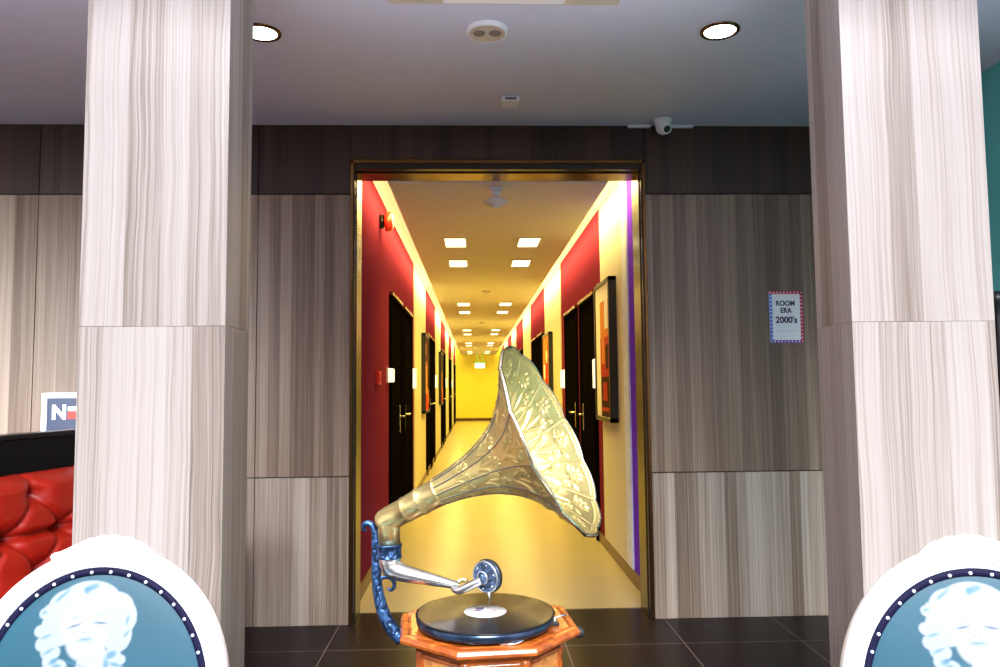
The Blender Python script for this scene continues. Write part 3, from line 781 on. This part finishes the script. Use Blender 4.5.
# collar, elbow
EY = 1.72
cA, cB = at(389.6, 543.6, EY), at(389.6, 558, EY)
colr = MB(); hh = cA.z-cB.z
colr.lathe([(.0245, 0), (.0272, .001), (.0280, .004), (.0262, .006), (.0262, hh-.006), (.0285, hh-.004), (.0285, hh-.001), (.025, hh)], 32, Matrix.Translation((cA.x, EY, cB.z)), False)
colr.build('collar', 'castblue', gr)
P0 = at(388.8, 519, EY)                      # mitre point of the elbow
MOUTH = at(551.5, 438.5, 1.60); NECK = at(439.3, 491.2, 1.683)
axh = (MOUTH-NECK).normalized()
el = MB(); el.tube([Vector((cA.x, EY, cA.z-.002)), P0+Vector((0, 0, -.012)), P0], [.0245, .0250, .0255], 28)
el.build('elbow_pipe', 'brassneck', gr)
ngk = MB(); nl = (NECK-P0).length; da = (NECK-P0).normalized()
ngk.lathe([(.016, -.024), (.0225, -.0225), (.0255, -.016), (.0275, 0), (.0275, nl*.33), (.0292, nl*.34), (.0292, nl*.36), (.0285, nl*.38), (.0295, nl*.60), (.0315, nl*.62), (.0315, nl*.66), (.0302, nl*.68), (.0322, nl*.97), (.0335, nl*.98), (.0335, nl*1.01), (.031, nl*1.02)], 40, Matrix.Translation(P0) @ lookz(da))
ngk.build('horn_neck', 'brassneck', gr)
# tone arm
ta = [(389.8, 556), (390.0, 562), (393, 568.2), (402, 572.4), (416, 576), (434, 580), (450, 583.6), (458.5, 585.6)]
tr_ = [.0235, .0245, .0240, .0200, .0165, .0130, .0098, .0086]
ty = [EY, EY, EY-.002, EY-.006, EY-.012, EY-.018, EY-.022, EY-.022]
MB().tube([at(x, y, Y) for (x, y), Y in zip(ta, ty)], tr_, 24, smooth_n=6).build('tone_arm', 'nickel', gr)
gn = [(455, 584.5), (454.6, 588), (458.5, 590.2), (464, 588.6), (472, 585), (481, 580.8)]
gy = [1.700, 1.690, 1.681, 1.676, 1.671, 1.668]
goose = MB().tube([at(x, y, Y) for (x, y), Y in zip(gn, gy)], [.0080, .0088, .0092, .0092, .0090, .0086], 18, smooth_n=6).build('gooseneck', 'nickel', gr)
MB().tube([at(x, y, Y) for (x, y), Y in zip([(457, 583.5), (460, 580.5), (464, 579.6), (467, 581)], [1.702, 1.706, 1.704, 1.70])], [.005, .0055, .0055, .004], 12, smooth_n=4).build('gooseneck_bow', 'brassneck', goose)
# sound box
SB = at(486.2, 576.6, 1.688); sd = Vector((-.62, -.76, -.05)).normalized()
Tb = Matrix.Translation(SB) @ lookz(sd)
sb = MB().lathe([(.0, -.012), (.029, -.012), (.034, -.010), (.0355, -.004), (.0355, .002), (.033, .0045), (.029, .005), (.028, .0035), (.024, .0045), (.021, .0075), (.0195, .0065), (.016, .0085), (.0145, .013), (.0105, .0135), (.010, .017), (0, .017)], 48, Tb, False)
sbo = sb.build('sound_box', 'soundbox', gr)
gs = MB()
gs.lathe([(.0345, -.013), (.0362, -.012), (.0372, -.006), (.0364, -.003), (.0345, -.0025)], 48, Tb, False)
gs.build('sound_box_gasket', 'rubber', sbo)
rg = MB(); rg.tube([Tb @ Vector((.0335*math.cos(k*PI/24), .0335*math.sin(k*PI/24), .0042)) for k in range(48)], .0018, 8, closed=True)
rg.tube([Tb @ Vector((.0135*math.cos(k*PI/16), .0135*math.sin(k*PI/16), .0140)) for k in range(32)], .0016, 8, closed=True)
rg.build('sound_box_ring', 'nickel', sbo)
for k in range(6):
    a = k*PI/3+.3
    MB().ball(Tb @ Vector((.0262*math.cos(a), .0262*math.sin(a), .0052)), .0024, sub=1).build('screw', 'nickel', sbo)
nb = at(489.2, 594.5, 1.682); nt_ = at(489.6, 605.6, 1.70); nt_.z = RZ+.0005
nd = MB(); mid = nb.lerp(nt_, .5)
nd.tube([nb+Vector((0, 0, .006)), nb, mid], [.0036, .0042, .0034], 10); nd.tube([mid, nt_.lerp(mid, .3), nt_], [.0018, .0014, .0005], 8)
nd.build('needle', 'nickel', sbo)

# the horn: twelve embossed petals
NP = 12; NU = 52; NV = 250
Lh = (MOUTH-NECK).length
prof = [(0, .031), (.10, .034), (.20, .0385), (.30, .0450), (.40, .0535), (.50, .0650), (.60, .0805), (.68, .0970), (.76, .118), (.84, .145), (.91, .174), (.96, .197), (1.0, .2145)]
pv = np.array([p[0] for p in prof]); pr_ = np.array([p[1] for p in prof])
vv = np.linspace(0, 1, NV+1)**.85
# smooth cubic through the profile
def cubic(x, X, Y):
    d = np.gradient(Y, X); i = np.clip(np.searchsorted(X, x)-1, 0, len(X)-2)
    h = X[i+1]-X[i]; t = (x-X[i])/h
    return (2*t**3-3*t**2+1)*Y[i] + (t**3-2*t**2+t)*h*d[i] + (-2*t**3+3*t**2)*Y[i+1] + (t**3-t**2)*h*d[i+1]
Rv = cubic(vv, pv, pr_)
sv_ = np.concatenate([[0], np.cumsum(np.hypot(np.diff(Rv), np.diff(vv*Lh)))]); SL = sv_[-1]
def relief(u, wid, s):
    """embossed sprays: x across a petal, s along it (metres)"""
    x = u*wid; h = np.zeros_like(x)
    def blob(cx, cs, r): return np.exp(-(((x-cx)**2+(s-cs)**2)/(r*r))**1.5)
    def leaf(cx, cs, ang, a, b):
        dx, ds = x-cx, s-cs; p = dx*math.cos(ang)+ds*math.sin(ang); q = -dx*math.sin(ang)+ds*math.cos(ang)
        e = (p/a)**2+(q/b)**2
        return np.exp(-e**2) - .7*np.exp(-(q/(b*.28))**2)*np.exp(-(p/a)**4)
    def flower(cx, cs, r, n):
        out = np.zeros_like(x)
        for k in range(n):
            a = 2*PI*k/n; out += leaf(cx+r*.62*math.cos(a), cs+r*.62*math.sin(a), a, r*.40, r*.20)
        return out + blob(cx, cs, r*.2)
    for base, sc in ((SL-.046, 1.0), (SL-.168, .62), (SL-.262, .36)):
        h += flower(.010*sc, base, .021*sc, 8)
        h += flower(-.020*sc, base-.030*sc, .012*sc, 6)
        for cx, cs, an, a, b in ((.0, -.052, 1.57, .026, .0040), (-.016, -.062, 1.95, .024, .0046), (.017, -.058, 1.15, .026, .0046), (-.030, -.05, 2.3, .018, .0042), (.031, -.044, .85, .018, .0042),
                                 (.026, -.012, .4, .010, .0036), (-.028, -.006, 2.5, .012, .0038), (.008, -.085, 1.5, .014, .0034)):
            h += leaf(cx*sc, base+cs*sc, an, a*sc, b*sc)
    # beaded border near the rim
    h += .8*np.exp(-(((np.abs(x) % .0075)-.00375)**2+(s-(SL-.0125))**2)/.0022**2)
    h *= np.clip((.46-np.abs(u))/.05, 0, 1)
    return h
R_ = lookz(axh); hx, hy = R_.col[0].to_3d(), R_.col[1].to_3d()
PH0 = math.radians(10.4)
verts = []
nth_ = NP*NU
uu = (np.arange(NU)/NU)-.5
for i in range(NV+1):
    v = vv[i]; r = Rv[i]; wid = 2*PI*r/NP
    pet = np.clip((v-.25)/.75, 0, 1)
    bul = np.cos(PI*uu)                                   # 0 at the seams, 1 mid petal
    h = relief(uu, np.full(NU, wid), np.full(NU, sv_[i]))*.0029*min(1, .3+v)
    seam = np.exp(-((.5-np.abs(uu))*wid/.0018)**2)*.0009
    rr = r*(1 + .013*pet**1.5*(bul-.6)) + h + seam
    zz = v*Lh + .0045*pet**6*(bul-.5)
    slope = (Rv[min(i+1, NV)]-Rv[max(i-1, 0)])/max(1e-6, (vv[min(i+1, NV)]-vv[max(i-1, 0)])*Lh)
    zz = zz - (h+seam)*min(slope, 2.0)*.7
    for p_ in range(NP):
        th = PH0 + 2*PI*(p_+uu+.5)/NP
        for a, b_, c_ in zip(rr*np.cos(th), rr*np.sin(th), zz): verts.append(NECK + hx*a + hy*b_ + axh*c_)
faces = []
for i in range(NV):
    for k in range(nth_):
        q = (k+1) % nth_; faces.append((i*nth_+k, i*nth_+q, (i+1)*nth_+q, (i+1)*nth_+k))
me = bpy.data.meshes.new('horn'); me.from_pydata(verts, [], faces); me.materials.append(M['brass'])
me.polygons.foreach_set('use_smooth', [True]*len(me.polygons))
horn = bpy.data.objects.new('horn', me); COL.objects.link(horn); adopt(horn, gr)
sm = horn.modifiers.new('thickness', 'SOLIDIFY'); sm.thickness = .0012; sm.offset = -1
rimpts = verts[NV*nth_:(NV+1)*nth_]
for p_ in range(NP):                                  # dark soldered seams between the petals, outside
    pts = []
    for i in range(0, NV-1, 6):
        k = p_*NU; c0_ = verts[i*nth_+k]; ctr = NECK + axh*((c0_-NECK).dot(axh)); pts.append(c0_ + (c0_-ctr).normalized()*.0006)
    MB().tube(pts, .0011, 6).build('seam', 'seam', horn)
MB().tube(rimpts[::4], .0040, 10, closed=True).build('rolled_rim', 'rim', horn)

# ------------------------------------------------------------------ portrait chairs
OA, OBT, OBB = .204, .240, .205       # inner oval half width, upper and lower half heights
CZ = .712
def oval(t, a, bt, bb): return a*math.cos(t), (bt if math.sin(t) > 0 else bb)*math.sin(t)
LEAN = .10
def CP(x, z, d=0.0):
    """point on the chair back: d forwards (towards -y)"""
    return Vector((x, (z)*LEAN - d, CZ+z))
def chair_print():
    """printed oval: teal ground with the portrait of a woman with pale wavy hair, eyes closed"""
    nx, nz = 250, 262
    K = 1/615.0                      # metres per unit of the drawing
    xs = np.linspace(-OA, OA, nx+1); zs = np.linspace(-OBB, OBT, nz+1)
    Xg, Zg = np.meshgrid(xs, zs, indexing='ij')
    e = (Xg/OA)**2 + np.where(Zg > 0, (Zg/OBT)**2, (Zg/OBB)**2)
    px = Xg/K; py = Zg/K             # drawing units, origin at the oval's centre
    rng = np.random.RandomState(3)
    def sd(cx, cy, rx, ry, soft=1.4, ang=0):
        dx, dy = px-cx, py-cy; c, s = math.cos(ang), math.sin(ang)
        p, q = dx*c+dy*s, -dx*s+dy*c
        d = (np.sqrt((p/rx)**2+(q/ry)**2)-1)*min(rx, ry)
        return np.clip(.5-d/soft, 0, 1)
    def over(base, m, col): return base*(1-m[..., None]) + np.array(col)*m[..., None]
    wob = 1.2*np.sin(px*.35+2*np.sin(py*.21)) + 1.2*np.sin(py*.41+px*.13)
    img = np.ones(Xg.shape+(3,))*np.array((.0025, .058, .090))
    img = img*(1+.10*np.sin(px*.02+1)[..., None]*np.cos(py*.03)[..., None])
    ox, oy = -8, 88                 # where the head sits on the oval
    HAIR = (.245, .285, .30); SHADE = (.040, .135, .20); FACE_ = (.27, .29, .30)
    # shoulders and neck
    img = over(img, sd(ox+6, oy-150, 74, 78, 3), FACE_); img = over(img, sd(ox+10, oy-60, 21, 40, 2), FACE_)
    # hair mass: waves round the head
    blobs = [(0, 22, 36, 26), (-22, 18, 24, 22), (-30, 2, 20, 24), (28, 16, 22, 19), (38, 6, 16, 20), (34, -12, 16, 20), (38, -22, 9, 8),
             (-48, 14, 6.5, 6), (-44, 20, 5, 3.5), (-50, -5, 8, 7), (-42, 0, 9, 12), (-46, -19, 9.5, 8.5), (-38, -28, 11, 9), (-40, -38, 6, 8), (-28, -44, 9, 8), (50, 2, 4, 5),
             (30, -36, 10, 9), (38, -40, 7, 6), (34, -52, 10, 7), (-36, -54, 8, 7), (-28, -62, 9, 7), (24, -60, 9, 7)]
    hm = np.zeros_like(px)
    for bx, by, rx, ry in blobs: hm = np.maximum(hm, sd(ox+bx, oy+by, rx, ry, 2))
    img = over(img, hm, HAIR)
    # curl shading
    for bx, by, rx, ry, a in [(2, 41, 7.5, 3.4, .35), (-4, 38, 3.5, 4, .2), (-49, 15, 3, 1.5, .3), (-28, 35, 7, 1.5, .75), (-34, 30, 5, 1.6, .8), (44, 3, 1.6, 5, -.2), (44, -12, 4, 1.6, .9), (-44, -11, 5, 1.4, .4),
                              (-40, -27, 6, 1.6, .5), (-34, -38, 5, 3, .5), (-30, -45, 5, 4, .2), (-22, -50, 9, 2.4, -.5), (29, -34, 6, 4, .5), (34, -45, 6, 2, -.4), (30, -54, 6, 3.4, .4), (24, -46, 3, 8, .1), (-36, -50, 4, 2, 0)]:
        img = over(img, sd(ox+bx, oy+by, rx, ry, 2.4, a)*.8, SHADE)
    # face
    img = over(img, sd(ox-2, oy+2, 27, 30, 5), FACE_); img = over(img, sd(ox, oy-18, 22, 22, 4), FACE_)
    LINE = (.010, .045, .10)
    for cx, cy, rx, ry, a, k in [(-14, -.5, 6.2, .9, .28, .95), (14.5, 1.5, 6.4, 1.0, -.10, .95), (-14, 8.5, 5.5, .7, .22, .4), (15.5, 10, 6.5, .7, -.12, .35), (-3, -8, 1.0, .7, 0, .6), (2.5, -8, 1.0, .7, 0, .6)]:
        img = over(img, sd(ox+cx, oy+cy, rx, ry, 1.5, a)*k, LINE)
    img = over(img, sd(ox-.5, oy-16, 7.5, 2.8, 2.2, .06)*.45, (.09, .19, .22)); img = over(img, sd(ox-.5, oy-15.6, 6, .6, 1.4, .08)*.7, (.03, .10, .15))
    img = over(img, sd(ox-10, oy-42, 12, 1.4, 2.5, -.35)*.5, SHADE)
    # mesh: grid points pulled into the oval so that its outline is clean
    t = bmesh.new(); lay = t.verts.layers.float_color.new('print'); V = {}
    for i in range(nx+1):
        for j in range(nz+1):
            x, z, ee = Xg[i, j], Zg[i, j], e[i, j]
            if ee > 1.06: continue
            if ee > 1: f = 1/math.sqrt(ee); x, z, ee = x*f, z*f, 1
            v = t.verts.new(CP(x, z, .010 + .020*(1-ee)**.6)); v[lay] = (*img[i, j]*.8, 1); V[i, j] = v
    for i in range(nx):
        for j in range(nz):
            k = [(i, j), (i+1, j), (i+1, j+1), (i, j+1)]
            if all(q in V for q in k):
                f = t.faces.new([V[q] for q in k]); f.smooth = True
    me = bpy.data.meshes.new('printed_upholstery'); t.to_mesh(me); t.free(); me.materials.append(M['print'])
    return me
def ring_pts(a, bt, bb, n=96, d=0): return [CP(*oval(2*PI*k/n, a, bt, bb), d) for k in range(n)]
def make_chair(label):
    c = tag(empty('oval_back_chair'), label, 'chair', 'white oval back portrait chairs')
    me = chair_print(); o = bpy.data.objects.new('printed_upholstery', me); COL.objects.link(o); adopt(o, c)
    # back padding behind
    m = MB(); m.lathe([(0, 0), (.97, 0), (1, .3), (.97, 1), (0, 1)], 64, Matrix.Identity(4), False)
    for v in m.bm.verts:
        x, y, h = v.co
        z = y*(OBT if y > 0 else OBB); v.co = CP(x*OA, z, .010-.030*h)
    m.build('back_pad', 'tealfabric', c)
    # carved frame: cross section swept round the oval
    sec = [(0, -.026), (.0, .012), (.004, .019), (.008, .016), (.011, .022), (.018, .026), (.025, .023), (.029, .016), (.032, .018), (.035, .012), (.036, -.018), (.031, -.026)]
    m = MB(); n = 128; P = []
    for k in range(n+1):
        row = []
        for (ro, dd) in sec + [sec[0]]:
            x, z = oval(2*PI*k/n, OA+.004+ro, OBT+.004+ro, OBB+.004+ro); row.append(CP(x, z, dd))
        P.append(row)
    m.grid(P); bmesh.ops.remove_doubles(m.bm, verts=m.bm.verts[:], dist=1e-5); bmesh.ops.recalc_face_normals(m.bm, faces=m.bm.faces[:])
    m.build('back_frame', 'chairwhite', c)
    # carved crest: shell between two stepped leaf scrolls
    m = MB(); ztop = OBT+.045
    out = []
    hw = .092
    for k in range(61):
        x = -hw + 2*hw*k/60; u = abs(x)/hw
        base = (OBT+.035)*math.sqrt(max(0, 1-(x/(OA+.039))**2))
        lift = .016*math.cos(u*PI/2)**.8 + .006*(1 if u < .82 else max(0, (1-u)/.18)) + .0022*abs(math.sin(u*PI*3.5))*(1 if u < .8 else 0)
        out.append((x, base+lift))
    low = [(x, (OBT+.020)*math.sqrt(max(0, 1-(x/(OA+.024))**2))) for x in (hw*.96, hw*.5, 0, -hw*.5, -hw*.96)]
    poly = out + low
    t = bmesh.new(); Af = [t.verts.new(CP(x, z, .027)) for x, z in poly]; Bf = [t.verts.new(CP(x, z, -.024)) for x, z in poly]
    t.faces.new(Af); t.faces.new(Bf[::-1])
    for k in range(len(poly)): q = (k+1) % len(poly); t.faces.new((Af[k], Bf[k], Bf[q], Af[q]))
    bmesh.ops.recalc_face_normals(t, faces=t.faces[:]); m.add(t)
    for k in range(-3, 4):                                  # shell flutes
        a = PI/2 + k*.30
        p0 = CP(0, OBT+.024, .026); p1 = CP(.042*math.cos(a)*1.25, OBT+.024+.036*math.sin(a), .030)
        m.tube([p0, p0.lerp(p1, .6), p1], [.003, .0055, .006], 8)
    for s in (-1, 1):
        for k, u in enumerate((.45, .62, .78)):
            x = s*hw*u; z = (OBT+.036)*math.sqrt(1-(x/(OA+.04))**2)
            m.ball(CP(x, z+.006, .026), .012, 1.3, .55, .8)
    m.build('crest', 'chairwhite', c)
    # navy braid with nail heads
    m = MB(); P = []
    for k in range(n+1):
        row = []
        for ro, dd in ((-.009, .012), (-.008, .0165), (.0035, .0170), (.005, .012)):
            x, z = oval(2*PI*k/n, OA+ro, OBT+ro, OBB+ro); row.append(CP(x, z, dd))
        P.append(row)
    m.grid(P); m.build('braid', 'navy', c)
    # nails at even spacing
    dens = [oval(2*PI*k/2000, OA-.003, OBT-.003, OBB-.003) for k in range(2001)]
    acc = [0]
    for p, q in zip(dens, dens[1:]): acc.append(acc[-1]+math.hypot(p[0]-q[0], p[1]-q[1]))
    NN = 38
    me_n = None
    for k in range(NN):
        tgt = acc[-1]*(k+.3)/NN; i = next(j for j, a in enumerate(acc) if a >= tgt)
        x, z = dens[i]
        if me_n is None:
            mm = MB(); mm.lathe([(.0036, 0), (.0032, .0014), (.0019, .0024), (0, .0027)], 12, FACE); no = mm.build('nail_head', 'nail', c); me_n = no.data
        else:
            no = bpy.data.objects.new('nail_head', me_n); COL.objects.link(no); adopt(no, c)
        no.location = CP(x, z, .0165)
    # seat, apron, legs, back stiles, arms
    seat = [(-.25, -.50), (-.265, -.30), (-.235, -.03), (.235, -.03), (.265, -.30), (.25, -.50), (.13, -.535), (-.13, -.535)]
    MB().prism(seat, .36, .425, .012).build('apron', 'chairwhite', c)
    st = [(x*.93, -.28+(y+.28)*.93) for x, y in seat]
    MB().prism(st, .426, .475, .02).build('seat', 'tealfabric', c)
    for s in (-1, 1):
        MB().tube([(s*.235, -.475, .36), (s*.247, -.490, .30), (s*.238, -.478, .15), (s*.242, -.490, .03), (s*.246, -.50, 0)], [.030, .028, .018, .013, .017], 14, smooth_n=4).build('leg', 'chairwhite', c)
        MB().tube([(s*.205, -.045, .36), (s*.205, -.03, .25), (s*.212, .01, .1), (s*.218, .045, 0)], [.024, .021, .018, .016], 12, smooth_n=4).build('leg', 'chairwhite', c)
        b0 = CP(s*.135, -.175); MB().tube([(s*.20, -.05, .40), (s*.18, -.04, .46), b0], [.02, .018, .016], 12, smooth_n=4).build('back_stile', 'chairwhite', c)
    return c
def copy_tree(o, parent=None):
    c = o.copy(); COL.objects.link(c)
    if parent is not None: c.parent = parent
    for ch in list(o.children): copy_tree(ch, c)
    return c
CH1 = make_chair('white oval back chair with a printed blue portrait, in front of the left column')
CH2 = copy_tree(CH1)
CH2['label'] = 'white oval back chair with a printed blue portrait, in front of the right column'
pc = at(95, 684.5, 1.5)
CH1.location = (pc.x, 1.5, 0); CH1.rotation_euler = (0, 0, math.radians(6))
pc2 = at(986, 684, 1.37)
CH2.location = (pc2.x, 1.37, 0); CH2.rotation_euler = (0, 0, math.radians(-18))

# ------------------------------------------------------------------ light
wd = bpy.data.worlds.new('daylight'); SC.world = wd; wd.use_nodes = True
bg = wd.node_tree.nodes['Background']; bg.inputs[0].default_value = (.82, .88, 1, 1); bg.inputs[1].default_value = .26
def area(name, loc, target, sx, sy, power, col, spread=PI):
    l = bpy.data.lights.new(name, 'AREA'); l.shape = 'RECTANGLE'; l.size = sx; l.size_y = sy; l.energy = power; l.color = col; l.spread = spread
    o = bpy.data.objects.new(name, l); COL.objects.link(o)
    d = Vector(target)-Vector(loc); o.matrix_world = Matrix.Translation(loc) @ lookz(-d)
    return o
area('shopfront_daylight', (.2, -4.2, 5.2), (.2, 1.5, .8), 3.0, 3.2, 2700, (.92, .95, 1))
area('ceiling_fill', (.2, -.6, .02), (.2, -.6, 3), 4.0, 1.8, 430, (.90, .90, 1), 1.9)  # uplight added at floor level to brighten the lobby ceiling
area('side_window_daylight', (-3.0, .8, 1.7), (-2.75, 4.25, .75), 1.0, 1.4, 40, (.86, .92, 1), 1.0)
def spot(name, loc, target, power, col, ang, blend=.6, r=.06):
    l = bpy.data.lights.new(name, 'SPOT'); l.energy = power; l.color = col; l.spot_size = ang; l.spot_blend = blend; l.shadow_soft_size = r
    o = bpy.data.objects.new(name, l); COL.objects.link(o)
    d = Vector(target)-Vector(loc); o.matrix_world = Matrix.Translation(loc) @ lookz(-d)
for x in (-.89, 1.29): spot('column_fill_spot', (x, .95, 2.78), (x, 2.1, 1.5), 125, (.93, .96, 1), 1.3)  # unseen spots added to brighten the column fronts
for x in (-.895, 1.06): spot('downlight_beam', (x, 3.1, 2.78), (x, 3.1, 0), 14, (1, .93, .8), 1.9)
WARM = (1, .76, .10)
area('corridor_panels', (.15, 17.1, CPZ-.015), (.15, 17.1, 0), 1.0, 22.6, 520, WARM, 2.3)
area('corridor_end_fill', (.165, 26.6, CPZ-.015), (.165, 28.4, 1.2), .8, .6, 16, WARM)  # extra lamp added to brighten the end wall, no fixture there
area('cove_wash_left', (-.57, 16.6, 2.66), (-.72, 16.6, 2.55), 23.8, .08, 240, (1, .74, .2))
area('cove_wash_right', (.88, 16.6, 2.66), (1.05, 16.6, 2.55), 23.8, .08, 240, (1, .74, .2))

vs = SC.view_settings; vs.view_transform = 'Standard'; vs.look = 'None'; vs.exposure = 0; vs.gamma = 1; vs.use_curve_mapping = False
SC.cycles.use_denoising = True
SC.cycles.max_bounces = 8; SC.cycles.sample_clamp_indirect = 6
